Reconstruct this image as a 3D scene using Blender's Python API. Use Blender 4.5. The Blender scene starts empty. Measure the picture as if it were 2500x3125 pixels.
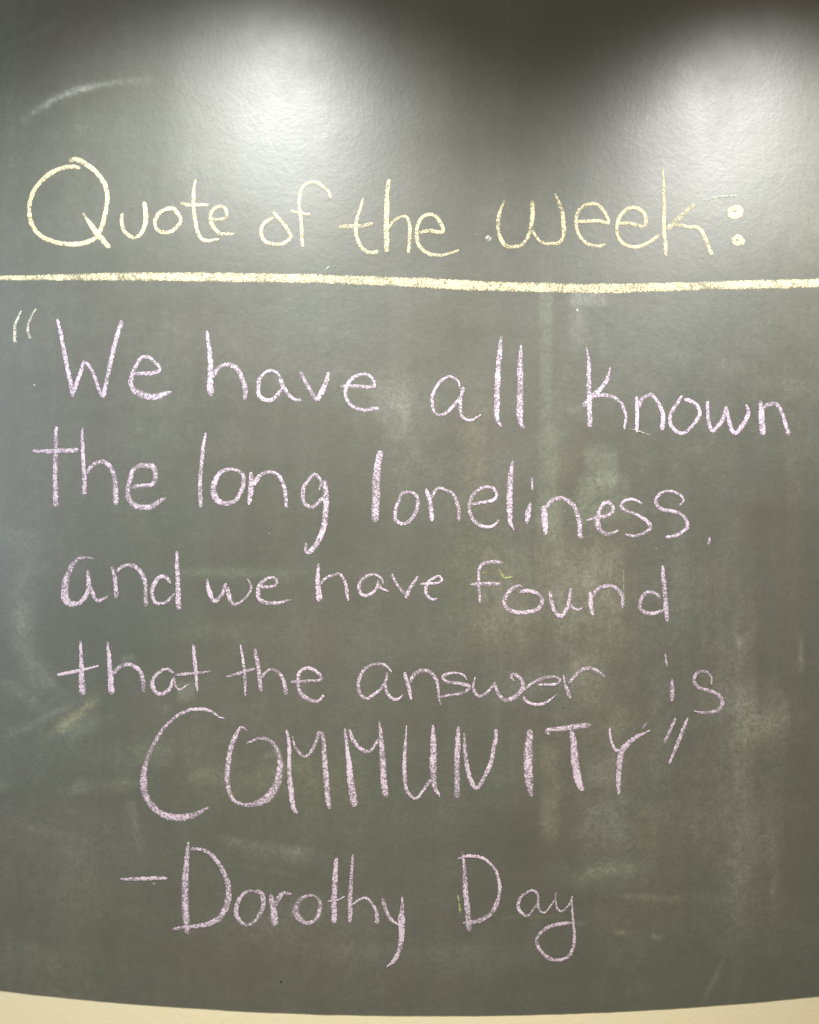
import bpy, math, random
import numpy as np
from mathutils import Vector, Matrix

random.seed(7)
rng = np.random.default_rng(7)
scene = bpy.context.scene
COL = scene.collection

# ------------------------------------------------------------------ camera
IW, IH = 2500.0, 3125.0          # pixel frame the drawing was measured in
DIST = 1.15                      # camera to the nearest point of the wall (m)
ZC = 1.5                         # camera height (m)
FPX = 2396.0                     # focal length in those pixels
ROLL = math.radians(0.44)
R = 3.7                          # radius of the convex wall (m)

cam_d = bpy.data.cameras.new('camera')
cam = bpy.data.objects.new('camera', cam_d)
COL.objects.link(cam)
scene.camera = cam
cam_d.sensor_fit = 'HORIZONTAL'
cam_d.sensor_width = 36.0
cam_d.lens = 36.0 * FPX / IW
cam_d.clip_start = 0.01
cam_d.clip_end = 100
cam.matrix_world = (Matrix.Translation((0, -DIST, ZC))
                    @ Matrix.Rotation(math.radians(90), 4, 'X')
                    @ Matrix.Rotation(ROLL, 4, 'Z'))

# ------------------------------------------------------------------ light
world = bpy.data.worlds.new('World')
scene.world = world
world.use_nodes = True
bg = world.node_tree.nodes['Background']
bg.inputs['Color'].default_value = (1.0, 0.89, 0.68, 1)
bg.inputs['Strength'].default_value = 0.315


def spot(name, loc, energy, size, blend, radius, tilt=(0, 0, 0), col=(1.0, 0.95, 0.82)):
    d = bpy.data.lights.new(name, 'SPOT')
    d.energy = energy
    d.color = col
    d.spot_size = math.radians(size)
    d.spot_blend = blend
    d.shadow_soft_size = radius
    o = bpy.data.objects.new(name, d)
    COL.objects.link(o)
    o.location = loc
    o.rotation_euler = tilt
    return o


def area(name, loc, target, sx, sy, energy, col):
    d = bpy.data.lights.new(name, 'AREA')
    d.shape = 'RECTANGLE'
    d.size = sx
    d.size_y = sy
    d.energy = energy
    d.color = col
    o = bpy.data.objects.new(name, d)
    COL.objects.link(o)
    o.location = loc
    o.rotation_euler = (Vector(target) - Vector(loc)).to_track_quat('-Z', 'Y').to_euler()
    return o


# two ceiling downlights that scallop the wall, and the daylight from a window on the left
spot('downlight_spot', (-0.335, -0.52, ZC + 1.0), 87, 133, 0.62, 0.07, col=(0.98, 1.0, 0.98))
spot('downlight_spot', (0.80, -0.45, ZC + 0.98), 94, 135, 0.60, 0.07, col=(1.0, 1.0, 0.98))
spot('lower_fill_spot', (-0.12, -0.90, ZC + 1.90), 480, 66, 1.0, 0.08, col=(1.0, 0.92, 0.73))  # added fill lamp, evens out the falloff over the lower board
area('window_light', (-2.6, -0.9, ZC + 0.2), (-0.3, 0, ZC), 1.2, 1.6, 30, (0.60, 0.80, 1.0))

scene.view_settings.view_transform = 'Standard'
scene.view_settings.look = 'None'
scene.view_settings.exposure = 0.0
scene.view_settings.gamma = 1.0
scene.view_settings.use_curve_mapping = False
scene.render.engine = 'CYCLES'
scene.cycles.transparent_max_bounces = 24

# ------------------------------------------------------------------ geometry helpers
cr, sr = math.cos(ROLL), math.sin(ROLL)


def px_to_wall(p, lift=0.0):
    """drawing pixels (n,2) -> points on the wall's cylinder, lifted along its normal"""
    p = np.asarray(p, float)
    u = (p[:, 0] - IW / 2) / FPX
    v = -(p[:, 1] - IH / 2) / FPX
    dx = cr * u - sr * v
    dz = sr * u + cr * v
    # ray (0,-D) + t (dx,1) hits x^2 + (y-R)^2 = R^2
    a = dx * dx + 1
    b = -2 * (DIST + R)
    c = (DIST + R) ** 2 - R * R
    t = (-b - np.sqrt(b * b - 4 * a * c)) / (2 * a)
    x, y, z = dx * t, t - DIST, ZC + dz * t
    l = (R + lift) / R
    return np.stack([x * l, R + (y - R) * l, z], 1)


def wall_to_px(P):
    x, y, z = P[:, 0], P[:, 1] + DIST, P[:, 2] - ZC
    dx, dz = x / y, z / y
    u = cr * dx + sr * dz
    v = -sr * dx + cr * dz
    return u * FPX + IW / 2, -v * FPX + IH / 2


def cyl(s, z, r):
    """arc length s along the wall (at radius R), height z, radius r"""
    th = s / R
    return np.stack([r * np.sin(th), R - r * np.cos(th), z], -1)


def slab(name, s0, s1, z0, z1, r_front, r_back, ns, nz, mat):
    ss = np.linspace(s0, s1, ns)
    zz = np.linspace(z0, z1, nz)
    S, Z = np.meshgrid(ss, zz)
    front = cyl(S, Z, r_front).reshape(-1, 3)
    back = cyl(S, Z, r_back).reshape(-1, 3)
    n = ns * nz
    idx = np.arange(n).reshape(nz, ns)
    q = np.stack([idx[:-1, :-1], idx[:-1, 1:], idx[1:, 1:], idx[1:, :-1]], -1).reshape(-1, 4)
    # border skirt
    loop = np.concatenate([idx[0, :], idx[1:, -1], idx[-1, -2::-1], idx[-2:0:-1, 0]])
    nb = len(loop)
    back_pts = back[loop]
    ja = n + nb + np.arange(nb)                  # own copy of the rim so the edge stays crisp
    jb = np.roll(ja, -1)
    ia = n + np.arange(nb)
    ib = np.roll(ia, -1)
    sk = np.stack([ja, ia, ib, jb], -1)
    verts = np.concatenate([front, back_pts, front[loop]])
    me = bpy.data.meshes.new(name)
    faces = np.concatenate([q, sk])
    me.from_pydata(verts.tolist(), [], faces.tolist())
    sm = np.zeros(len(faces), bool)
    sm[:len(q)] = True
    me.polygons.foreach_set('use_smooth', sm)
    me.materials.append(mat)
    me.update()
    o = bpy.data.objects.new(name, me)
    COL.objects.link(o)
    return o, verts


# ------------------------------------------------------------------ node helpers
class NT:
    def __init__(self, name):
        self.mat = bpy.data.materials.new(name)
        self.mat.use_nodes = True
        self.nt = self.mat.node_tree
        self.bsdf = self.nt.nodes['Principled BSDF']
        self.out = self.nt.nodes['Material Output']

    def n(self, typ, **kw):
        nd = self.nt.nodes.new(typ)
        for k, v in kw.items():
            if k.startswith('i_'):
                key = k[2:]
                key = int(key) if key.isdigit() else key.replace('_', ' ')
                if hasattr(v, 'is_output'):
                    self.nt.links.new(v, nd.inputs[key])
                else:
                    nd.inputs[key].default_value = v
            else:
                setattr(nd, k, v)
        return nd

    def math(self, op, a, b=0.0, c=0.0, clamp=False):
        nd = self.nt.nodes.new('ShaderNodeMath')
        nd.operation = op
        nd.use_clamp = clamp
        for i, v in enumerate((a, b, c)):
            if hasattr(v, 'is_output'):
                self.nt.links.new(v, nd.inputs[i])
            else:
                nd.inputs[i].default_value = v
        return nd.outputs[0]

    def noise(self, vec, scale, detail=2.0, rough=0.5, dist=0.0):
        nd = self.n('ShaderNodeTexNoise', i_Vector=vec, i_Scale=scale, i_Detail=detail,
                    i_Roughness=rough, i_Distortion=dist)
        return nd.outputs['Fac']

    def rng(self, v, a, b, c=0.0, d=1.0, smooth=False):
        nd = self.nt.nodes.new('ShaderNodeMapRange')
        nd.interpolation_type = 'SMOOTHSTEP' if smooth else 'LINEAR'
        nd.clamp = True
        for i, x in zip((0, 1, 2, 3, 4), (v, a, b, c, d)):
            if hasattr(x, 'is_output'):
                self.nt.links.new(x, nd.inputs[i])
            else:
                nd.inputs[i].default_value = x
        return nd.outputs[0]

    def mix(self, fac, a, b):
        nd = self.nt.nodes.new('ShaderNodeMix')
        nd.data_type = 'RGBA'
        for key, x in ((0, fac), (6, a), (7, b)):
            if hasattr(x, 'is_output'):
                self.nt.links.new(x, nd.inputs[key])
            else:
                nd.inputs[key].default_value = x
        return nd.outputs[2]

    def coords(self, sx=1, sy=1, sz=1):
        tc = self.n('ShaderNodeTexCoord')
        mp = self.n('ShaderNodeMapping', i_Vector=tc.outputs['Object'])
        mp.inputs['Scale'].default_value = (sx, sy, sz)
        return mp.outputs[0]


# ------------------------------------------------------------------ materials
def board_material():
    m = NT('blackboard_paint')
    v = m.coords()
    vh = m.coords(0.45, 1, 1.6)        # wiped sideways
    vv = m.coords(1.8, 1, 0.35)        # wiped up and down
    att = m.n('ShaderNodeAttribute', attribute_name='dust')
    wipe = m.math('ADD', m.math('MULTIPLY', m.noise(vh, 4.0, 5, 0.6, 0.3), 0.55),
                  m.math('MULTIPLY', m.noise(vv, 5.5, 5, 0.6, 0.3), 0.45))
    cloud = m.rng(wipe, 0.36, 0.68)
    grain = m.noise(v, 520, 2, 0.6)
    grain2 = m.noise(v, 170, 3, 0.65)
    g = m.math('ADD', m.math('MULTIPLY', grain, 0.55), m.math('MULTIPLY', grain2, 0.55))
    gsharp = m.rng(g, 0.38, 0.74, 0.35, 1.7)
    amt = m.math('ADD', m.math('MULTIPLY', cloud, 0.115), att.outputs['Alpha'])
    amt = m.math('MULTIPLY', amt, m.rng(m.noise(v, 48, 4, 0.7, 0.6), 0.3, 0.7, 0.55, 1.45))
    streak = m.noise(m.coords(34, 1, 1.6), 2.2, 4, 0.65, 0.4)
    amt = m.math('MULTIPLY', amt, m.rng(streak, 0.3, 0.7, 0.85, 1.15))
    amt = m.math('MULTIPLY', amt, gsharp, clamp=True)
    tint_n = m.noise(v, 3.2, 3, 0.55)
    paint = m.mix(m.rng(tint_n, 0.35, 0.65), (0.086, 0.082, 0.065, 1), (0.074, 0.081, 0.064, 1))
    # finger-sized wear in the paint itself
    paint = m.mix(m.rng(m.noise(v, 60, 4, 0.7), 0.3, 0.75, 0.0, 0.30), paint, (0.105, 0.100, 0.078, 1))
    col = m.mix(amt, paint, att.outputs['Color'])
    b = m.bsdf
    m.nt.links.new(col, b.inputs['Base Color'])
    rough = m.math('ADD', m.rng(m.noise(v, 9, 4, 0.6), 0.3, 0.7, 0.45, 0.53),
                   m.math('MULTIPLY', amt, 0.35))
    m.nt.links.new(rough, b.inputs['Roughness'])
    b.inputs["IOR"].default_value = 1.78
    b.inputs["Coat Weight"].default_value = 0.06
    b.inputs["Coat Roughness"].default_value = 0.34
    # roller stipple of the paint
    h = m.math('ADD', m.math('MULTIPLY', m.noise(v, 125, 3, 0.55, 0.4), 1.0),
               m.math('MULTIPLY', m.noise(v, 300, 2, 0.5), 0.25))
    h = m.math('ADD', h, m.math('MULTIPLY', m.noise(v, 22, 3, 0.5), 1.5))
    bump = m.n('ShaderNodeBump', i_Height=h, i_Strength=0.4, i_Distance=0.0006)
    m.nt.links.new(bump.outputs[0], b.inputs['Normal'])
    m.nt.links.new(bump.outputs[0], b.inputs['Coat Normal'])
    return m.mat


def wall_material():
    m = NT('cream_wall_paint')
    v = m.coords()
    c = m.mix(m.rng(m.noise(v, 14, 4, 0.6), 0.3, 0.7), (0.79, 0.70, 0.475, 1), (0.77, 0.70, 0.50, 1))
    m.nt.links.new(c, m.bsdf.inputs['Base Color'])
    m.bsdf.inputs['Roughness'].default_value = 0.6
    bump = m.n('ShaderNodeBump', i_Height=m.noise(v, 110, 3, 0.55), i_Strength=0.3, i_Distance=0.0008)
    m.nt.links.new(bump.outputs[0], m.bsdf.inputs['Normal'])
    return m.mat


def chalk_material(name, col_a, col_b):
    """dry chalk that only caught on the high spots of the paint"""
    m = NT(name)
    v = m.coords()
    press = m.n('ShaderNodeAttribute', attribute_name='press').outputs['Fac']
    side = m.n('ShaderNodeAttribute', attribute_name='side').outputs['Fac']
    n1 = m.noise(v, 380, 2, 0.6, 0.5)
    n2 = m.noise(v, 130, 2, 0.6)
    n = m.math('ADD', m.math('MULTIPLY', n1, 0.75), m.math('MULTIPLY', n2, 0.25))
    edge = m.math('POWER', m.math('ABSOLUTE', side), 3.0)
    thr = m.math('SUBTRACT', 0.622, m.math('MULTIPLY', press, 0.24))
    thr = m.math('ADD', thr, m.math('MULTIPLY', edge, 0.13))
    d = m.math('SUBTRACT', n, thr)
    core = m.rng(d, -0.035, 0.055, 0.0, 0.97)
    dusty = m.rng(d, -0.25, 0.02, 0.0, 0.42)
    fade = m.rng(m.math('ABSOLUTE', side), 0.70, 1.0, 1.0, 0.0)
    alpha = m.math('MAXIMUM', core, m.math('MULTIPLY', dusty, fade))
    alpha = m.math('MULTIPLY', alpha, m.rng(m.math('ABSOLUTE', side), 0.90, 1.0, 1.0, 0.0))
    c = m.mix(m.rng(n2, 0.35, 0.65), col_a, col_b)
    b = m.bsdf
    m.nt.links.new(c, b.inputs['Base Color'])
    b.inputs['Roughness'].default_value = 0.95
    b.inputs['Specular IOR Level'].default_value = 0.1
    m.nt.links.new(alpha, b.inputs['Alpha'])
    bump = m.n('ShaderNodeBump', i_Height=n1, i_Strength=0.4, i_Distance=0.001)
    m.nt.links.new(bump.outputs[0], b.inputs['Normal'])
    return m.mat


BOARD = board_material()
WALL = wall_material()
YELLOW = chalk_material('yellow_chalk', (0.63, 0.555, 0.355, 1), (0.67, 0.60, 0.42, 1))
PINK = chalk_material('pink_chalk', (0.62, 0.50, 0.62, 1), (0.67, 0.56, 0.665, 1))
WHITE = chalk_material('white_chalk', (0.58, 0.56, 0.47, 1), (0.62, 0.59, 0.53, 1))
GREEN = chalk_material('green_chalk', (0.50, 0.56, 0.20, 1), (0.56, 0.60, 0.28, 1))
SMEAR = chalk_material('wiped_chalk', (0.46, 0.48, 0.40, 1), (0.50, 0.52, 0.45, 1))
DIRT = NT('black_dirt')
DIRT.bsdf.inputs['Base Color'].default_value = (0.01, 0.01, 0.01, 1)
DIRT = DIRT.mat

# ------------------------------------------------------------------ the wall and the board
BOT = ZC - (3100 - IH / 2) / FPX * DIST          # painted edge
wall, _ = slab('wall', -2.6, 2.6, ZC - 1.5, ZC + 1.35, R - 0.0005, R - 0.12, 160, 40, WALL)
wall['label'] = 'cream painted curved wall showing as a strip below the chalkboard'
wall['category'] = 'wall'

root = bpy.data.objects.new('chalkboard', None)
COL.objects.link(root)
root.location = (0, 0, BOT)
root['label'] = 'dark grey chalkboard with a handwritten quote in yellow and pink chalk'
root['category'] = 'chalkboard'


def child(o, parent):
    o.parent = parent
    o.matrix_parent_inverse = Matrix.Translation(parent.matrix_world.translation).inverted() \
        if parent is root else Matrix.Identity(4)


bpy.context.view_layer.update()
NS, NZ = 560, 500
board, bv = slab('board_panel', -1.0, 1.0, BOT, ZC + 1.2, R, R - 0.0005, NS, NZ, BOARD)
child(board, root)
# the brush left a very slightly wavy lower edge
me = board.data
ss = np.linspace(-1.0, 1.0, NS)
wob = (np.convolve(rng.normal(0, 1, NS + 8), np.ones(9) / 9, 'valid') * 0.0006)
for i in range(NS):
    me.vertices[i].co.z += float(wob[i])
bv[:NS, 2] += wob
for k in range(NS):                              # skirt below it
    me.vertices[NS * NZ + k].co.z += float(wob[k])
    me.vertices[NS * NZ + 2 * (NS + NZ) - 4 + k].co.z += float(wob[k])

# ------------------------------------------------------------------ chalk dust left by the eraser
PX, PY = wall_to_px(bv)
GREY, GRN, BGE, OLV, BRN = (0.36, 0.37, 0.32), (0.35, 0.40, 0.29), (0.42, 0.39, 0.29), (0.38, 0.385, 0.24), (0.20, 0.155, 0.10)
amt = np.zeros(len(bv))
tint = np.tile(np.array(GREY) * 1e-4, (len(bv), 1))
tw = np.full(len(bv), 1e-4)


def put(f, a, col):
    global amt, tint, tw
    f = f * a
    amt = amt + f
    tint = tint + f[:, None] * np.array(col)
    tw = tw + f


_ph = [(rng.uniform(0.004, 0.03), rng.uniform(0.004, 0.03), rng.uniform(0, 6.3)) for _ in range(14)]


def rag():
    """ragged field -1..1 to break up the edges of wiped patches"""
    s = np.zeros(len(bv))
    for fx, fy, p in _ph:
        s += np.sin(PX * fx + PY * fy * 0.7 + p + np.sin(PY * fy + p))
    return s / 5.0


RAG = rag()


def blob(x, y, rx, ry, a, col=GREY, ang=0.0):
    c, s = math.cos(math.radians(ang)), math.sin(math.radians(ang))
    dx, dy = PX - x, PY - y
    u, v = (c * dx + s * dy) / rx, (-s * dx + c * dy) / ry
    f = np.exp(-(u * u + v * v) * (1 + 0.35 * RAG))
    put(np.clip(f * (1 + 0.35 * RAG), 0, 2), a, col)


def box(x0, y0, x1, y1, a, col=GREY, sx=12, sy=30):
    """patch where the eraser stopped: fairly straight edges"""
    ex, ey = RAG * 6, RAG * 14
    f = (1 / (1 + np.exp(-np.clip((PX - x0 + ex) / sx * 3, -40, 40)))) * (1 / (1 + np.exp(-np.clip((x1 - PX + ex) / sx * 3, -40, 40)))) \
        * (1 / (1 + np.exp(-np.clip((PY - y0 + ey) / sy * 3, -40, 40)))) * (1 / (1 + np.exp(-np.clip((y1 - PY + ey) / sy * 3, -40, 40))))
    put(f * np.clip(1 + 0.3 * RAG, 0.3, 2), a, col)


def smear(pts, w, a, col=GREY):
    """soft streak along a polyline"""
    best = np.full(len(bv), 1e9)
    tt = np.zeros(len(bv))
    pts = np.array(pts, float)
    n = len(pts) - 1
    for i in range(n):
        p, q = pts[i], pts[i + 1]
        d = q - p
        L2 = d @ d
        t = np.clip(((PX - p[0]) * d[0] + (PY - p[1]) * d[1]) / L2, 0, 1)
        dd = np.hypot(PX - p[0] - t * d[0], PY - p[1] - t * d[1])
        k = dd < best
        best = np.where(k, dd, best)
        tt = np.where(k, (i + t) / n, tt)
    f = np.exp(-(best / w) ** 2) * np.clip(np.minimum(tt, 1 - tt) * 5, 0.25, 1)
    put(f * np.clip(1 + 0.3 * RAG, 0.2, 2), a, col)


# right half: up-and-down wiping
box(1650, 860, 1684, 1330, 0.095, GRN, 8, 60)
box(1640, 1300, 1700, 1660, 0.09, GRN, 10, 60)
blob(1690, 1500, 40, 260, 0.05, GRN)
box(1743, 885, 1850, 938, 0.17, GREY, 16, 14)
smear([(1762, 935), (1764, 1010), (1770, 1060)], 26, 0.10, GREY)
smear([(1840, 1000), (1842, 1090)], 10, 0.06, GREY)
blob(1200, 1240, 60, 60, 0.13, GREY, 30)
blob(1235, 1330, 70, 160, 0.10, GREY)
blob(1180, 1190, 40, 70, 0.08, GREY)
box(1790, 1378, 1882, 1470, 0.11, GRN, 10, 20)
box(1757, 1462, 1918, 1585, 0.11, GRN, 14, 24)
box(1660, 1360, 1790, 1480, 0.10, BRN, 30, 30)
box(1786, 1670, 1905, 1950, 0.14, BGE, 14, 60)
box(1700, 1690, 1786, 1960, 0.07, BGE, 30, 60)
box(1460, 1800, 1600, 1960, 0.07, BGE, 30, 60)
blob(1520, 1730, 80, 60, 0.06, OLV)
blob(1760, 1250, 40, 16, 0.16, GREY, 10)
blob(2120, 1370, 50, 20, 0.05, GREY)
box(1743, 1990, 1852, 2170, 0.15, BGE, 24, 40)
blob(1610, 2080, 110, 60, 0.10, GREY)
blob(1560, 2120, 60, 40, 0.07, GREY)
box(1650, 2270, 1708, 2380, 0.18, BGE, 14, 30)
box(1560, 2250, 1650, 2420, 0.05, BGE, 30, 40)
box(1652, 2415, 1706, 2560, 0.15, BGE, 14, 40)
box(1757, 2430, 1915, 2590, 0.13, GREY, 24, 36)
blob(1850, 2350, 60, 60, 0.09, GREY)
box(1790, 2330, 1870, 2390, 0.07, GREY, 20, 14)
blob(1860, 2230, 130, 60, 0.07, BGE)
blob(2320, 2215, 90, 55, 0.18, BGE, -10)
box(2375, 2120, 2412, 2210, 0.10, BGE, 8, 20)
blob(2280, 2140, 100, 60, 0.10, GREY)
blob(2300, 2560, 80, 180, 0.10, GREY)
blob(1850, 2660, 110, 40, 0.13, GRN, -12)
smear([(1760, 2680), (1850, 2650), (1960, 2655)], 18, 0.09, GREY)
smear([(1880, 2733), (1960, 2738), (2120, 2742)], 9, 0.13, OLV)
smear([(2120, 2740), (2260, 2745)], 24, 0.06, GRN)
smear([(1872, 2843), (1914, 2849)], 7, 0.22, OLV)
smear([(1984, 2855), (2024, 2866)], 7, 0.16, GREY)
smear([(2210, 2915), (2180, 2990), (2138, 3070)], 7, 0.14, GREY)
smear([(2355, 2690), (2358, 2735)], 8, 0.18, OLV)
smear([(2290, 2710), (2296, 2760)], 9, 0.06, GREY)
smear([(2360, 2540), (2368, 2640), (2372, 2740)], 9, 0.06, GREY)
blob(2240, 2650, 60, 260, 0.06, GREY)
blob(2150, 2540, 60, 90, 0.06, GREY)
blob(2080, 1760, 60, 160, 0.05, GREY)
blob(1990, 2460, 190, 200, 0.05, BGE)
blob(2240, 1120, 40, 30, 0.08, GREY)
blob(2080, 1085, 60, 20, 0.05, GREY)
blob(2420, 1180, 60, 30, 0.06, GREY)
smear([(2445, 1925), (2446, 2060)], 8, 0.18, OLV)
smear([(2240, 1915), (2248, 1955), (2264, 1985)], 6, 0.12, GREY)
smear([(1603, 1705), (1612, 1745), (1624, 1790)], 8, 0.08, GRN)
for x in range(1420, 2420, 70):                    # broad parallel wiping strokes
    xx = x + random.uniform(-25, 25)
    y0 = random.uniform(1100, 2200)
    box(xx, y0, xx + random.uniform(25, 90), y0 + random.uniform(250, 900), random.uniform(0.015, 0.05),
        random.choice([GREY, GRN, BGE, BGE]), 12, 70)
# left half
smear([(40, 1800), (62, 1950), (110, 2060), (170, 2120)], 34, 0.20, GREY)
smear([(90, 1560), (82, 1700), (70, 1850), (64, 1940)], 44, 0.14, GREY)
smear([(0, 2075), (60, 2110), (120, 2160)], 20, 0.15, GREY)
smear([(306, 2128), (240, 2180), (150, 2245)], 14, 0.30, OLV)
smear([(330, 2190), (230, 2225), (170, 2260)], 30, 0.11, GRN)
smear([(240, 2140), (120, 2200), (10, 2250)], 12, 0.14, GREY)
smear([(-60, 2400), (0, 2395), (62, 2402)], 14, 0.11, GRN)
smear([(185, 2410), (300, 2398), (440, 2390)], 20, 0.12, GRN)
smear([(320, 2330), (420, 2310), (560, 2290)], 40, 0.07, GRN)
smear([(550, 2368), (620, 2360), (700, 2362)], 24, 0.08, OLV)
smear([(780, 2348), (880, 2340), (1010, 2338)], 16, 0.08, OLV)
smear([(560, 2395), (800, 2385), (1050, 2388)], 40, 0.045, OLV)
smear([(660, 2552), (760, 2580), (860, 2592), (1000, 2604)], 14, 0.15, GREY)
smear([(700, 2590), (850, 2610), (980, 2620)], 22, 0.06, GREY)
smear([(700, 2640), (800, 2652), (900, 2670)], 8, 0.07, GREY)
smear([(797, 2312), (825, 2300), (862, 2298)], 8, 0.13, GREY)
smear([(390, 2420), (415, 2520), (436, 2615)], 16, 0.08, GREY)
smear([(370, 2018), (390, 2008), (412, 2004)], 9, 0.20, GREY)
box(552, 2102, 590, 2128, 0.18, GREY, 10, 10)
smear([(480, 1752), (700, 1746), (960, 1750)], 14, 0.09, GRN)
smear([(500, 1935), (650, 1925), (760, 1930)], 24, 0.05, GRN)
blob(300, 2560, 120, 120, 0.05, GREY)
smear([(40, 2520), (160, 2540), (260, 2570)], 12, 0.06, GREY)
blob(260, 2740, 90, 120, 0.06, GRN)
blob(780, 2820, 170, 70, 0.06, GREY)
blob(1000, 2780, 120, 40, 0.07, GREY)
blob(1180, 2900, 220, 24, 0.06, GREY)
blob(1450, 2930, 200, 60, 0.06, GREY)
blob(25, 1630, 30, 40, 0.09, GREY)
blob(80, 2920, 120, 60, 0.05, BGE)
smear([(510, 2150), (502, 2180)], 14, 0.06, GREY)
smear([(1512, 2800), (1610, 2796), (1740, 2800)], 4, 0.10, OLV)
# top
smear([(74, 366), (120, 330), (174, 298), (230, 276), (290, 262), (360, 250), (448, 243)], 9, 0.29, (0.48, 0.50, 0.44))
smear([(84, 114), (130, 86), (196, 60)], 12, 0.10, GREY)
blob(370, 380, 120, 60, 0.03, GREY)
smear([(1755, 2820), (1795, 2818)], 8, 0.12, GREY)
amt = np.clip(amt * 0.85, 0, 0.9)
tint = tint / tw[:, None]
att = me.attributes.new('dust', 'FLOAT_COLOR', 'POINT')
att.data.foreach_set('color', np.concatenate([tint, amt[:, None]], 1).astype(np.float32).ravel())
me.update()

# ------------------------------------------------------------------ chalk strokes
def parse(s):
    return [tuple(float(q) for q in p.split(',')) for p in s.split()]


def spline(pts, step):
    """centripetal-ish Catmull-Rom resampled at equal steps"""
    P = np.array(pts, float)
    if len(P) == 2:
        P = np.array([P[0], (P[0] + P[1]) / 2, P[1]])
    Q = np.vstack([2 * P[0] - P[1], P, 2 * P[-1] - P[-2]])
    out = []
    for i in range(1, len(Q) - 2):
        p0, p1, p2, p3 = Q[i - 1], Q[i], Q[i + 1], Q[i + 2]
        for t in np.linspace(0, 1, 14, endpoint=False):
            out.append(0.5 * ((2 * p1) + (-p0 + p2) * t + (2 * p0 - 5 * p1 + 4 * p2 - p3) * t * t
                              + (-p0 + 3 * p1 - 3 * p2 + p3) * t ** 3))
    out.append(P[-1])
    out = np.array(out)
    d = np.concatenate([[0], np.cumsum(np.hypot(*np.diff(out, axis=0).T))])
    n = max(4, int(d[-1] / step) + 1)
    s = np.linspace(0, d[-1], n)
    return np.stack([np.interp(s, d, out[:, 0]), np.interp(s, d, out[:, 1])], 1), s


LAYER = [0]


def stroke_geo(pts, widths, dens, V, F, PR, SD):
    c, s = spline(pts, 5.0)
    n = len(c)
    u = np.linspace(0, 1, n)
    w = np.interp(u, np.linspace(0, 1, len(widths)), widths)
    # hand tremor and ragged width
    k = np.ones(5) / 5
    w = w * (1 + 0.06 * np.convolve(rng.normal(0, 1, n + 4), k, 'valid') * 1.5)
    c = c + np.stack([np.convolve(rng.normal(0, 1.0, n + 4), k, 'valid') for _ in (0, 1)], 1) * 0.9
    t = np.gradient(c, axis=0)
    t /= np.maximum(np.hypot(t[:, 0], t[:, 1]), 1e-6)[:, None]
    nr = np.stack([-t[:, 1], t[:, 0]], 1)
    # round the two ends
    Ls = s[-1]
    cap = np.minimum(s, Ls - s)
    r = np.maximum(w * 0.5, 1)
    wf = np.where(cap < r, np.sqrt(np.clip(1 - (1 - cap / r) ** 2, 0.12, 1)), 1.0)
    hw = w * 0.5 * wf * 1.12
    low = np.interp(s, np.linspace(0, max(Ls, 1), max(3, int(Ls / 45) + 2)),
                    rng.normal(0, 0.13, max(3, int(Ls / 45) + 2)))
    press = np.clip(dens + low - 0.25 * np.clip(1 - cap / 14.0, 0, 1), 0.05, 1.2)
    LAYER[0] = (LAYER[0] + 1) % 14
    base = 0.00012 + LAYER[0] * 0.00002
    rows = []
    for side, dh in ((-1.0, 0.0), (-0.55, 0.00022), (0.0, 0.0003), (0.55, 0.00022), (1.0, 0.0)):
        p = c + nr * (hw * side)[:, None]
        lift = (base + dh + 0.00004 * u)
        q = px_to_wall(p, 0.0)
        l = (R + lift) / R
        q = np.stack([q[:, 0] * l, R + (q[:, 1] - R) * l, q[:, 2]], 1)
        rows.append(q)
    b0 = len(V)
    for j, q in enumerate(rows):
        V.extend(q.tolist())
        PR.extend(press.tolist())
        SD.extend([(-1.0, -0.55, 0.0, 0.55, 1.0)[j]] * n)
    for j in range(4):
        for i in range(n - 1):
            a = b0 + j * n + i
            F.append((a, a + n, a + n + 1, a + 1))


def chalk_obj(name, strokes, mat, parent):
    V, F, PR, SD = [], [], [], []
    for pts, widths, dens in strokes:
        stroke_geo(pts, widths, dens + (0.08 if mat is YELLOW else 0.02), V, F, PR, SD)
    me = bpy.data.meshes.new(name)
    me.from_pydata(V, [], F)
    for nm, dat in (('press', PR), ('side', SD)):
        a = me.attributes.new(nm, 'FLOAT', 'POINT')
        a.data.foreach_set('value', np.array(dat, np.float32))
    me.polygons.foreach_set('use_smooth', np.ones(len(F), bool))
    me.materials.append(mat)
    me.update()
    o = bpy.data.objects.new(name, me)
    COL.objects.link(o)
    child(o, parent)
    return o


TILES = {'A': (50, 450, 700), 'B': (750, 500, 700), 'C': (1400, 480, 700), 'D': (1900, 480, 600),
         'E': (20, 920, 600), 'F': (600, 980, 600), 'G': (1280, 1000, 600), 'H': (1760, 1030, 700),
         'I': (80, 1280, 600), 'J': (580, 1300, 600), 'K': (1100, 1350, 600), 'L': (1600, 1400, 600),
         'M': (150, 1640, 600), 'N': (600, 1690, 400), 'O': (940, 1680, 500), 'P': (1430, 1680, 650),
         'Q': (150, 1930, 900), 'R': (1060, 1980, 600), 'S': (1560, 1970, 700), 'U': (400, 2130, 600),
         'V': (860, 2180, 600), 'W': (1350, 2170, 800), 'X': (340, 2540, 600), 'Y': (800, 2580, 500),
         'Z': (1350, 2570, 500)}


def T(tile, widths, s, dens=0.62):
    ox, oy, w = TILES[tile]
    k = w / 1725.0
    return ([(ox + x * k, oy + y * k) for x, y in parse(s)], [float(q) * k for q in widths.split()], dens)


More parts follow.
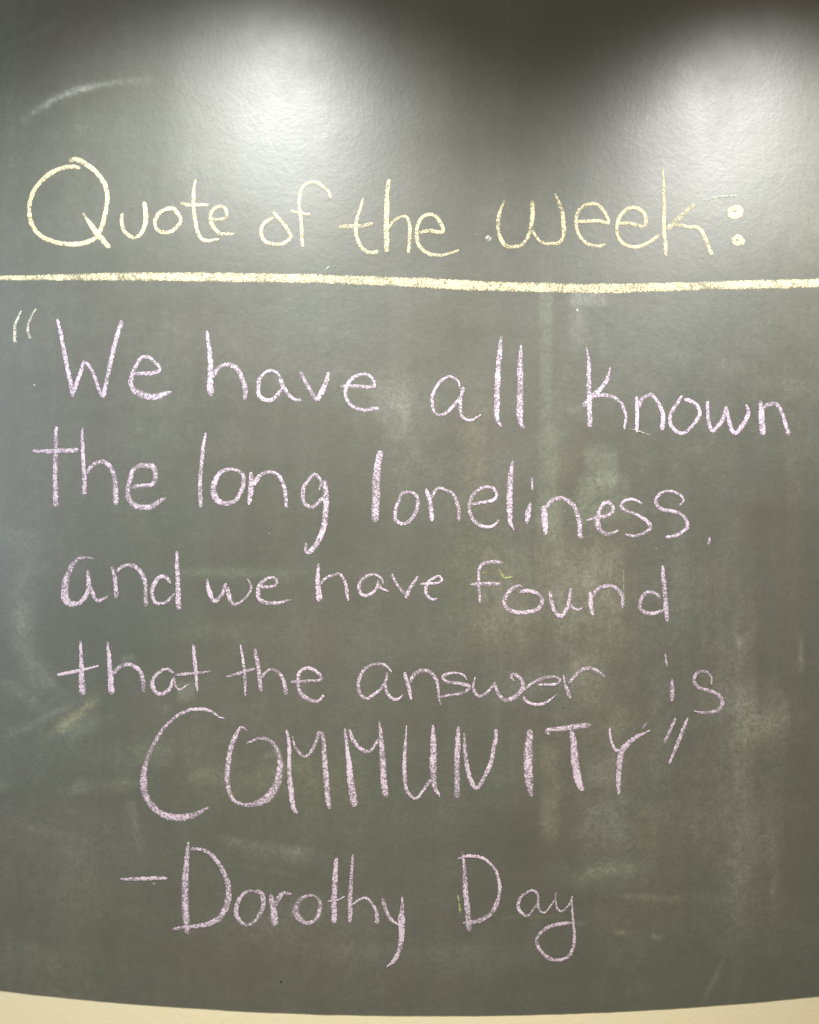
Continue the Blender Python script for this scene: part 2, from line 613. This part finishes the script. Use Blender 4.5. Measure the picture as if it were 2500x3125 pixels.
WORDS = [
 ('Quote', YELLOW, [
  ('Q', [T('A', '28 34 32 32 32 32 34 34 34 38', '480,158 440,145 380,145 300,172 220,222 160,285 118,360 97,450 103,530 140,615 210,680 300,715 400,728 500,720 560,700 605,668 640,600 665,520 680,430 683,350 660,270 610,195 545,140 490,103 445,88 398,100', .85),
         T('A', '14 36 42 34', '503,490 545,560 600,635 650,695 703,758', .9)]),
  ('u', [T('A', '22 28 28 30 36 26', '800,492 790,550 800,600 830,650 890,680 935,650 965,590 975,520 970,460 960,408', .85)]),
  ('o', [T('A', '28 28', '1190,455 1130,465 1080,490 1045,540 1050,600 1085,630 1150,638 1200,605 1235,560 1235,525 1210,490 1180,452', .75)]),
  ('t', [T('A', '18 26 28 28 16', '1350,238 1335,330 1335,430 1342,520 1360,620 1390,685 1440,702 1525,690', .75),
         T('A', '24 28 24', '1235,412 1290,430 1370,432 1450,432', .7)]),
  ('e', [T('A', '24 26 26 28 26 20', '1480,540 1540,538 1580,525 1580,480 1560,450 1520,445 1475,470 1460,510 1470,570 1500,620 1540,648 1600,652 1650,650', .72)])]),
 ('of', YELLOW, [
  ('o', [T('B', '26 26', '205,362 245,405 290,455 330,515 340,555 300,590 225,605 150,585 120,540 118,490 145,440 215,405', .75)]),
  ('f', [T('B', '16 26 24 26 26 28', '640,265 628,215 590,180 545,145 500,140 450,155 420,200 405,270 405,340 415,430 422,520 428,625', .75),
         T('B', '22 22', '340,352 400,368 490,382', .7)])]),
 ('the', YELLOW, [
  ('t', [T('B', '18 26 28 28 26', '885,258 870,320 840,400 830,470 835,540 865,615 900,655 945,668 1000,662', .72),
         T('B', '28 32 28', '692,478 780,470 870,468 960,450', .6)]),
  ('h', [T('B', '28 36 38 40', '1078,115 1065,250 1060,400 1060,540 1062,665', .72),
         T('B', '18 22 26 26', '1075,490 1110,435 1160,400 1205,395 1230,440 1235,520 1230,600 1222,672', .8)]),
  ('e', [T('B', '26 28 26 28 28 20', '1300,515 1380,502 1480,512 1470,450 1430,395 1370,380 1320,410 1290,480 1288,560 1315,630 1380,675 1470,688 1550,668 1608,645', .7)])]),
 ('week', YELLOW, [
  ('w', [T('C', '18 28 28 26 30 34', '345,320 315,400 297,480 300,560 325,630 370,670 420,672 480,655 525,590 540,540 555,440 553,325', .75),
         T('C', '22 22 26 34 32 14', '548,545 590,610 640,645 700,650 760,640 790,590 788,500 780,420 755,340 725,268', .75)]),
  ('e', [T('C', '24 26 26 24', '890,488 960,480 1060,480 1125,495 1115,450 1085,395 1040,355 985,350 925,375 890,430 885,510 905,580 945,635 1000,662 1060,668 1105,655', .7)]),
  ('e', [T('C', '26 28 26 24', '1195,500 1280,495 1390,522 1410,480 1395,425 1350,385 1300,375 1245,405 1205,460 1190,540 1205,610 1250,655 1310,675 1390,660 1460,620 1508,582', .72)]),
  ('k', [T('C', '10 24 28 28 28', '1537,75 1540,200 1545,350 1545,500 1552,620 1560,745', .75),
         T('D', '36 44 46', '635,405 560,470 480,545 390,640', .55),
         T('D', '28 32 34 36', '440,600 510,595 580,612 650,615 700,655 735,730 760,800 788,862', .66)])]),
 ('colon', YELLOW, [
  ('dot', [T('D', '50 56 52', '968,440 945,470 950,505 985,512 1025,500 1028,460 1000,450 968,440', 1.0)]),
  ('dot', [T('D', '38 42 38', '985,700 975,735 1010,755 1055,745 1040,715 1015,695 985,695', .9)])]),
 ('opening quotation mark', WHITE, [
  ('quotation_stroke', [T('E', '16 22 28 30', '130,80 100,150 78,210 75,290 75,345 95,360', .72)]),
  ('quotation_stroke', [T('E', '14 22 26 26', '262,60 225,120 195,185 188,250 200,300 218,330', .72)])]),
 ('We', PINK, [
  ('W', [T('E', '22 34 36 36 36 30', '443,150 470,250 500,400 530,560 560,700 585,845', .8),
         T('E', '32 34 34', '585,815 620,700 660,590 680,520', .75),
         T('E', '30 32 34', '690,530 740,590 780,680 810,760 842,840', .65),
         T('E', '36 36 38 38 42', '848,845 870,740 900,600 935,440 975,290 1012,168', .75)]),
  ('e', [T('E', '36 36 32 30 32 38 48 58 52 28', '1110,635 1200,632 1310,622 1350,590 1310,540 1260,495 1215,485 1170,510 1130,580 1100,650 1095,730 1130,790 1210,825 1300,838 1380,815 1450,795', .62)])]),
 ('have', PINK, [
  ('h', [T('F', '22 36 46 48 50 52', '92,85 105,200 122,330 122,450 120,560 125,655', .7),
         T('F', '40 36 38 44 44 38', '125,500 170,440 220,395 280,378 340,405 385,470 420,560 430,640 420,690', .65)]),
  ('a', [T('F', '20 26 34 36 36 34', '740,500 700,450 650,432 590,465 550,520 540,590 550,650 600,692 660,690 710,650 750,590', .65),
         T('F', '40 38 26 28', '735,500 755,560 800,635 850,680 922,698', .66)]),
  ('v', [T('F', '28 34 34', '908,440 950,520 1000,610 1055,705', .66),
         T('F', '50 44 40 34', '1055,700 1100,620 1140,530 1160,440', .7)]),
  ('e', [T('F', '26 32 32 24 30 36 34 30 38 30', '1258,570 1350,570 1450,575 1560,572 1540,500 1490,468 1420,475 1355,515 1315,590 1310,660 1340,720 1400,765 1480,780 1540,770 1605,768', .64)])]),
 ('all', PINK, [
  ('a', [T('G', '18 24 28 28 26 28 32 32', '358,545 340,475 290,435 240,435 180,480 135,545 112,620 120,710 150,755 200,765 250,740 310,675 360,610 390,520', .7),
         T('G', '34 32 28 22 12', '360,610 358,700 370,770 410,808 470,808 545,760', .62)]),
  ('l', [T('G', '24 44 48 50 50 22', '720,75 705,230 690,380 683,540 680,680 680,790 718,875', .62)]),
  ('l', [T('G', '18 44 54 56 58 30', '892,145 885,260 885,400 885,560 882,700 885,820 918,890', .62)])]),
 ('known', PINK, [
  ('k', [T('H', '12 32 36 36 38', '72,70 90,160 92,280 95,420 98,560 100,678', .65),
         T('H', '16 28 32 38 32', '255,220 235,300 180,385 110,450 45,525', .7),
         T('H', '30 32 26 22 18', '110,440 200,432 270,448 330,490 360,545 370,600 358,692', .66)]),
  ('n', [T('H', '20 28 24', '450,435 455,560 452,714', .9),
         T('H', '36 30 26 34 34', '460,530 480,480 520,445 560,432 600,470 640,550 650,620 640,698', .7)]),
  ('o', [T('H', '24 28 26 28', '800,435 760,490 720,550 700,610 715,670 760,710 805,718 860,675 910,610 925,560 905,515 860,480 805,462', .7)]),
  ('w', [T('H', '26 28 30 34', '985,475 985,560 995,640 1020,700 1060,670 1105,600 1125,515', .7),
         T('H', '34 32 30 36 34 22', '1125,530 1140,610 1165,690 1195,718 1240,670 1285,590 1290,550 1275,505', .72)]),
  ('n', [T('H', '24 44 48 44', '1382,475 1390,560 1393,640 1405,738', .8),
         T('H', '28 30 26 30 34', '1400,530 1450,502 1500,500 1530,540 1560,610 1580,680 1590,740', .66)])]),
 ('the', PINK, [
  ('t', [T('I', '26 36 42 44 46', '265,60 262,200 257,400 258,600 257,768', .66),
         T('I', '28 38 40 44', '55,278 150,278 300,276 468,268', .72)]),
  ('h', [T('I', '14 32 34 36 46', '498,65 495,200 502,350 512,500 512,668', .78),
         T('I', '28 34 40 46 50', '530,480 580,405 660,368 730,410 770,490 785,600 785,750', .64)]),
  ('e', [T('I', '36 30 44 50 36 36 44 52 46 20', '925,600 1000,580 1100,572 1130,520 1125,430 1070,405 990,410 935,450 915,520 895,600 900,690 950,750 1030,772 1110,755 1170,715 1230,688', .62)])]),
 ('long', PINK, [
  ('l', [T('J', '18 30 36 38 38', '137,58 115,200 98,360 88,520 93,718', .7)]),
  ('o', [T('J', '24 32 48 54 40 34 40 28', '440,400 380,382 310,385 250,430 210,510 205,590 240,650 310,678 390,658 440,590 470,500 465,430 420,395', .62)]),
  ('n', [T('J', '34 46 46 40', '530,405 540,500 530,600 515,692', .72),
         T('J', '46 36 28 32 38 22', '550,520 600,450 650,415 720,408 780,440 820,510 840,600 840,690 860,722', .64)]),
  ('g', [T('J', '24 28 32 38 32 30', '1135,560 1150,490 1100,425 1050,465 1005,530 990,610 1010,680 1065,712 1120,680 1165,625', .62),
         T('J', '42 52 50 48 50 50 46 38 22', '1175,475 1190,560 1195,680 1190,800 1165,920 1120,1020 1060,1098 1018,1105 1018,1025', .64)])]),
 ('loneliness', PINK, [
  ('l', [T('K', '46 60 70 70 70 66', '180,70 155,180 140,320 138,460 133,600 130,698', .60)]),
  ('o', [T('K', '28 32 32 28', '450,435 400,440 360,455 325,540 302,620 310,685 370,715 430,695 480,620 505,530 490,465 440,432', .64)]),
  ('n', [T('K', '30 42 38', '575,405 605,490 620,590 628,697', .75),
         T('K', '30 28 32 34', '620,490 660,420 690,400 750,420 810,450 850,530 865,610 865,690', .64)]),
  ('e', [T('K', '28 28 28 32 34 34 16', '970,545 1050,530 1150,515 1190,480 1180,420 1130,390 1070,400 1000,445 965,510 955,590 985,670 1040,725 1110,745 1170,730 1222,678', .64)]),
  ('l', [T('K', '20 48 54 54 44 16', '1338,162 1316,300 1312,450 1313,600 1315,700 1348,772', .70)]),
  ('i', [T('K', '18 20', '1508,305 1510,422', .58), T('K', '18 44 48 26', '1493,525 1470,620 1460,718', .68)]),
  ('n', [T('L', '48 60 50 34', '178,410 180,520 185,600 190,668', .72),
         T('L', '36 34 38 36 38 36', '190,430 240,370 300,345 360,355 430,410 470,490 485,570 490,682 518,686', .64)]),
  ('e', [T('L', '22 30 34 34 36 46 36 24', '550,540 620,520 720,505 775,460 775,415 730,385 690,400 655,470 640,550 660,620 720,658 780,650 832,630', .66)]),
  ('s', [T('L', '20 24 26 30 32 28 26', '1040,405 990,370 930,355 870,375 848,410 880,450 960,480 1050,525 1105,575 1100,620 1040,655 950,680 885,662', .66)]),
  ('s', [T('L', '16 24 26 34 34 32 32 28', '1360,410 1395,370 1375,325 1320,292 1250,285 1190,310 1155,360 1165,410 1220,445 1310,460 1380,490 1420,540 1430,600 1390,640 1310,680 1240,692', .68)]),
  ('comma', [T('L', '22 26', '1630,688 1616,758', .85)])]),
 ('and', PINK, [
  ('a', [T('M', '12 26 36 54 70 72 56 36 36 38 26', '395,192 340,180 280,180 225,215 185,280 150,380 140,460 145,540 190,580 250,580 300,550 340,470 345,380 340,288', .64),
         T('M', '44 34 32 18', '350,420 380,490 410,545 450,555 518,512', .62)]),
  ('n', [T('M', '26 36 40', '553,255 575,340 585,440 590,538', .7),
         T('M', '26 34 36 36 38', '590,310 630,262 700,240 760,262 815,320 845,410 850,500 848,608', .62)]),
  ('d', [T('M', '28 34 36 32 24 20', '1065,405 1040,360 990,340 945,370 910,440 905,510 930,565 985,580 1040,560 1105,490', .62),
         T('M', '24 34 40 46 46', '1120,115 1125,260 1130,400 1135,540 1138,640', .7)])]),
 ('we', PINK, [
  ('w', [T('N', '36 52 60 54 48 50 50', '140,330 150,430 180,530 215,610 250,625 300,580 350,510 390,390', .66),
         T('N', '56 62 54 38 34 38 36 14', '395,420 420,520 440,600 480,655 520,668 600,620 680,545 715,470 710,400 670,330', .68)]),
  ('e', [T('N', '40 40 34 36 46 62 56 52 54 40 20', '840,430 900,435 1000,430 1060,395 1050,340 1000,315 930,325 870,370 820,430 810,520 820,590 880,630 980,650 1100,645 1180,620 1248,605', .62)])]),
 ('have', PINK, [
  ('h', [T('O', '26 40 46 58 62', '110,135 105,250 105,360 115,440 115,540', .68),
         T('O', '36 34 34 36 38 14', '130,360 180,300 260,262 340,252 375,310 405,390 415,490 427,535', .64)]),
  ('a', [T('O', '22 26 30 36 36 30 28', '790,355 780,300 730,265 670,255 600,280 550,340 540,410 570,465 620,475 680,445 725,395 740,310', .64),
         T('O', '30 28 20', '730,330 760,385 800,415 858,432', .62)]),
  ('v', [T('O', '30 32 34', '885,245 905,300 960,390 1035,475', .64),
         T('O', '40 40 38 24', '1030,508 1060,430 1110,350 1157,265', .7)]),
  ('e', [T('O', '24 30 26 32 30 36 36 28', '1175,358 1250,352 1360,345 1410,310 1380,272 1330,285 1280,320 1245,380 1245,450 1275,500 1325,520 1362,498', .64)])]),
 ('found', PINK, [
  ('f', [T('P', '24 32 28 26 26 18', '280,102 220,92 160,98 110,115 85,165 82,250 88,350 95,428', .60),
         T('P', '20 34 30', '12,275 120,270 268,272', .60)]),
  ('o', [T('P', '22 30 34 36 34 34 32 26', '430,295 395,285 345,320 300,380 288,430 320,475 390,500 480,498 560,475 595,425 580,370 530,335 470,325 412,347', .64)]),
  ('u', [T('P', '26 32 34 34 30 26', '665,320 670,400 690,480 740,530 780,500 810,430 825,305', .66),
         T('P', '24 20 12', '825,420 850,465 890,482 938,455', .55)]),
  ('n', [T('P', '24 36 28', '985,335 990,420 1008,528', .72),
         T('P', '26 32 30 26 26', '995,390 1040,320 1100,290 1170,290 1220,325 1245,390 1250,468', .60)]),
  ('d', [T('P', '20 28 32 32 24', '1555,395 1520,350 1465,335 1410,370 1388,430 1400,480 1450,508 1520,505 1590,478', .62),
         T('P', '24 34 38 38 32', '1570,118 1580,230 1592,360 1600,470 1612,578', .68)])]),
 ('that', PINK, [
  ('t', [T('Q', '12 22 32 42', '183,45 188,150 190,260 198,368', .7), T('Q', '18 18 10', '46,248 170,225 295,196', .8)]),
  ('h', [T('Q', '12 26 32 40', '342,50 352,150 360,260 366,362', .7), T('Q', '24 26 24 22', '370,250 410,205 465,188 515,210 545,260 557,352', .58)]),
  ('a', [T('Q', '18 22 24 20', '730,240 690,215 640,235 605,290 615,340 650,362 700,335 730,270', .62), T('Q', '18 14 8', '730,260 740,310 765,335 822,298', .6)]),
  ('t', [T('Q', '18 24 20 14', '845,70 850,150 858,230 868,348', .68), T('Q', '16 18 12', '735,248 840,240 950,227', .64)])]),
 ('the', PINK, [
  ('t', [T('Q', '12 18 20 12', '1120,70 1135,170 1147,270 1148,375', .66), T('Q', '12 20 20', '1036,260 1110,240 1205,212', .6)]),
  ('h', [T('Q', '18 26 26 20', '1203,93 1218,170 1230,250 1238,348', .66), T('Q', '18 20 24', '1240,265 1280,225 1320,220 1360,255 1380,310 1385,370', .62)]),
  ('e', [T('Q', '18 18 20 20 26 16', '1412,290 1500,285 1590,275 1565,230 1510,208 1465,235 1455,300 1475,360 1530,398 1580,400 1608,365', .62)])]),
 ('answer', PINK, [
  ('a', [T('R', '14 26 28 32 32 30 26 28 24', '388,205 350,155 280,130 210,145 150,185 110,250 98,330 115,400 165,435 220,410 290,355 340,280 348,203', .62),
         T('R', '26 28 26 14', '335,310 350,390 400,440 450,440 492,398', .6)]),
  ('n', [T('R', '24 34 34 22', '503,203 525,290 545,360 562,448', .68),
         T('R', '28 38 32 28 24 8', '550,300 590,225 650,190 715,200 770,250 795,330 805,430 818,492', .58)]),
  ('s', [T('R', '14 24 30 28 32 30 24 20', '1050,275 1020,230 940,212 870,225 840,250 870,285 940,300 1020,310 1070,330 1040,375 960,400 860,415 790,430', .56)]),
  ('w', [T('R', '14 26 28 28 28', '1125,243 1105,320 1120,385 1160,415 1220,390 1270,340 1300,293', .6),
         T('R', '24 30 38 40 36 32 30 14', '1295,310 1320,390 1380,450 1440,440 1500,400 1540,340 1530,280 1480,230 1435,235 1462,288', .58)]),
  ('e', [T('S', '22 24 28 24 22 20', '60,370 110,320 180,275 260,240 330,235 365,255 350,285 280,295 200,295', .54), T('S', '22 24 22 10', '90,380 130,430 200,445 270,425 345,366', .62)]),
  ('r', [T('S', '12 24 30', '395,222 405,280 425,340 444,398', .68), T('S', '20 30 28 20', '430,290 475,235 530,185 590,170 650,190 707,237', .6)])]),
 ('is', PINK, [
  ('i', [T('S', '12 14', '1160,60 1165,110 1174,160', .66), T('S', '18 34 32 20', '1210,252 1212,340 1210,425', .64)]),
  ('s', [T('S', '10 20 26 24 28 28 30 38 26 8', '1510,300 1505,240 1470,200 1430,192 1385,220 1375,270 1410,315 1490,340 1560,375 1590,420 1575,475 1500,505 1430,505 1370,492', .58)])]),
 ('COMMUNITY', PINK, [
  ('C', [T('U', '12 28 30 30 32 34 42 58 56 56 62 56 20', '822,182 770,165 700,115 600,98 500,110 400,160 310,240 230,350 170,470 125,600 110,720 120,830 170,930 260,1010 360,1045 470,1045 570,1020 685,957', .62)]),
  ('O', [T('U', '14 40 48 52 42 34 42 72 68 48 36 32 20', '1018,287 965,258 920,330 880,430 855,560 843,680 855,800 900,895 980,935 1080,935 1190,885 1270,780 1305,650 1305,540 1270,430 1210,370 1130,355 1015,400', .62)]),
  ('M', [T('V', '26 34 36 38 44 46 24', '40,132 62,250 68,400 70,550 85,700 105,820 143,872', .85),
         T('V', '12 26 28 28 36', '95,190 120,290 190,370 240,350 290,270 335,140', .6),
         T('V', '30 42 46 50 50 36', '350,150 370,250 378,400 390,550 400,700 420,832', .64)]),
  ('M', [T('V', '20 32 46 58 62', '555,118 570,280 590,430 605,580 625,700 640,815', .70),
         T('V', '20 38 36 28 32', '592,128 620,210 680,290 745,325 800,300 850,215', .6),
         T('V', '14 38 50 52 54 58', '853,55 870,180 880,330 890,480 900,620 915,725', .64)]),
  ('U', [T('V', '10 26 34 34 28 26 36', '1095,92 1085,250 1077,400 1078,540 1095,660 1150,730 1190,735 1240,670 1310,570', .66),
         T('V', '18 48 56 58 50 16', '1328,92 1330,250 1330,400 1330,530 1345,640 1388,728', .68)]),
  ('N', [T('V', '28 46 48 48 58', '1553,102 1545,250 1538,400 1538,550 1540,735', .64),
         T('W', '12 28 28 26 28 28 26', '143,138 150,260 165,370 190,465 225,505 270,450 315,350 345,220 356,115', .62)]),
  ('I', [T('W', '36 52 58 54 24', '578,120 568,220 565,330 570,440 587,565', .68)]),
  ('T', [T('W', '16 28 36 38 34', '708,160 685,130 760,118 860,105 975,90', .6),
         T('W', '26 44 50 50 34', '850,120 865,230 875,340 890,440 922,528', .68)]),
  ('Y', [T('W', '12 16 20 24', '1102,108 1110,190 1135,250 1190,275', .85),
         T('W', '10 26 36 40 36 32 20', '1368,130 1290,165 1220,215 1180,265 1170,320 1160,420 1160,550', .74),
         T('W', '14 16', '1310,125 1347,76', .36)])]),
 ('closing quotation mark', PINK, [
  ('quotation_stroke', [T('W', '16 26 22', '1537,45 1500,125 1460,213', .72)]),
  ('quotation_stroke', [T('W', '16 28 24 12', '1617,42 1570,160 1530,260 1493,350', .72)])]),
 ('dash', PINK, [
  ('dash_stroke', [T('X', '20 32 36 28', '75,412 200,410 330,405 492,404', .75), T('X', '18 18', '360,448 390,452', .5)])]),
 ('Dorothy', PINK, [
  ('D', [T('X', '18 46 56 64 66 60 50', '678,82 668,170 655,330 650,500 648,650 660,790 668,892', .66),
         T('X', '26 32 34 40 48 54 54 48 38 32 30', '690,145 760,145 830,165 900,220 965,310 1015,420 1030,530 1015,640 960,740 880,795 760,820 640,835 532,852', .64)]),
  ('o', [T('X', '24 30 42 34 26 34 48 32', '1260,520 1200,520 1140,560 1100,640 1095,720 1140,790 1200,815 1270,770 1320,680 1335,600 1310,535 1255,517', .62)]),
  ('r', [T('Y', '40 66 76 78', '95,512 110,620 125,720 135,848', .66), T('Y', '60 54 44 20', '130,640 170,560 215,505 260,508 322,516', .54)]),
  ('o', [T('Y', '26 36 50 68 60 38 36 42 34 24', '560,530 500,530 430,550 370,620 355,700 390,770 460,815 540,805 590,740 610,650 600,580 550,528', .62)]),
  ('t', [T('Y', '40 52 64 58 54', '787,126 770,300 765,450 760,600 758,820', .80), T('Y', '22 22 18', '693,586 780,582 878,538', .7)]),
  ('h', [T('Y', '20 36 46 50 42', '957,92 945,250 935,420 928,600 925,818', .68), T('Y', '22 26 28 38 54', '950,635 1010,580 1075,552 1140,585 1190,660 1210,740 1210,828', .66)]),
  ('y', [T('Y', '40 48 38 28', '1265,552 1290,640 1330,740 1380,800 1442,842', .60),
         T('Y', '20 38 72 58 54 52 46 18', '1478,540 1475,650 1465,760 1470,880 1465,1000 1440,1110 1390,1210 1312,1283', .74)])]),
 ('Day', PINK, [
  ('D', [T('Z', '20 38 50 54 58 60', '210,105 230,250 240,450 255,600 270,750 285,943', .74),
         T('Z', '24 38 32 28 28 32 36 38 44 50 52 46 28', '163,172 240,150 340,148 430,170 510,230 570,310 600,420 605,520 580,630 520,740 440,805 340,840 213,856', .64)]),
  ('a', [T('Z', '24 28 34 34 30 26', '1010,640 1010,570 970,518 920,520 850,560 805,620 800,700 840,755 910,770 960,710 1000,650', .60),
         T('Z', '28 26 20 18 22', '1005,600 1010,680 1050,742 1090,735 1140,670 1185,610 1200,522', .58)]),
  ('y', [T('Z', '20 26 22 22', '1190,600 1210,690 1255,735 1310,690 1350,640 1374,565', .58),
         T('Z', '22 26 30 30 34 36 38 38 34 36 36 40 30', '1365,600 1370,750 1385,900 1390,1030 1370,1140 1300,1220 1200,1245 1110,1215 1030,1140 995,1040 1030,960 1110,900 1220,865 1362,850', .64)])]),
]

COLNAME = {'yellow_chalk': 'pale yellow', 'pink_chalk': 'pale pink', 'white_chalk': 'cream white'}
MARKS = ('colon', 'opening quotation mark', 'closing quotation mark', 'dash')
for word, mat, letters in WORDS:
    mark = word in MARKS
    if mark and len(letters) == 1:
        o = chalk_obj('chalk_' + word, letters[0][1], mat, root)
        o['label'] = '%s chalk %s before the name' % (COLNAME[mat.name], word)
        continue
    w = bpy.data.objects.new(('chalk_' + word.split()[-1]) if mark else 'chalk_word', None)
    if word.endswith('quotation mark'):
        w.name = 'chalk_quotation_mark'
    COL.objects.link(w)
    child(w, root)
    w['label'] = ('%s chalk %s' % (COLNAME[mat.name], word)) if mark else \
        '%s chalk handwriting reading "%s"' % (COLNAME[mat.name], word)
    for ch, strokes in letters:
        nm = ch if len(ch) > 1 else 'letter'
        chalk_obj(nm, strokes, mat, w)

# the ruled line under the heading
LINE = [(-170, 852), (0, 849), (362, 844), (652, 846), (942, 850), (1250, 861), (1467, 872), (1830, 880), (2192, 871), (2500, 864), (2660, 861)]
o = chalk_obj('chalk_underline', [(LINE, [12, 15, 24, 26, 25, 26, 29, 27, 28, 24, 27, 20], .74)], YELLOW, root)
o['label'] = 'thick yellow chalk line ruled across the board under the heading'

# leftover marks
MARKS2 = [
 ('chalk_scratch', GREEN, [([(1524, 1737), (1531, 1752), (1540, 1766)], [5, 8, 9], .55), ([(1540, 1766), (1552, 1762), (1568, 1762)], [9, 7, 5], .5)]),
 ('chalk_scratch', GREEN, [([(1470, 1746), (1491, 1748)], [6, 6], .42)]),
 ('chalk_scratch', GREEN, [([(1398, 2730), (1400, 2750)], [6, 6], .40), ([(1401, 2755), (1406, 2786)], [5, 8], .48)]),
 ('chalk_scratch', WHITE, [([(1903, 1738), (1903, 1800), (1905, 1850)], [4, 4, 3], .16)]),
 ('chalk_scratch', WHITE, [([(1918, 1308), (1950, 1316), (1988, 1329)], [3, 4, 3], .6)]),
 ('chalk_smudge', SMEAR, [([(1480, 727), (1500, 727)], [16, 18], .95)]),
 ('chalk_smudge', SMEAR, [([(1450, 714), (1458, 716)], [8, 8], .45)]),
 ('chalk_scratch', SMEAR, [([(2161, 612), (2180, 604), (2205, 600), (2250, 598)], [5, 8, 8, 5], .34)]),
 ('chalk_scratch', SMEAR, [([(1010, 811), (993, 825)], [5, 8], .4)]),
 ('chalk_speck', WHITE, [([(1760, 941), (1763, 951)], [7, 5], .95)]),
 ('chalk_speck', WHITE, [([(102, 1176), (108, 1176)], [6, 6], .8)]),
 ('chalk_speck', WHITE, [([(821, 1629), (826, 1629)], [5, 5], .8)]),
 ('chalk_speck', SMEAR, [([(1202, 1434), (1206, 1438)], [6, 6], .7)]),
 ('chalk_speck', SMEAR, [([(2000, 1674), (2006, 1676)], [6, 6], .6)]),
]
for nm, mat, st in MARKS2:
    chalk_obj(nm, st, mat, root)
chalk_obj('dirt_speck', [([(855, 2997), (860, 2998)], [5, 5], 1.2)], DIRT, root)
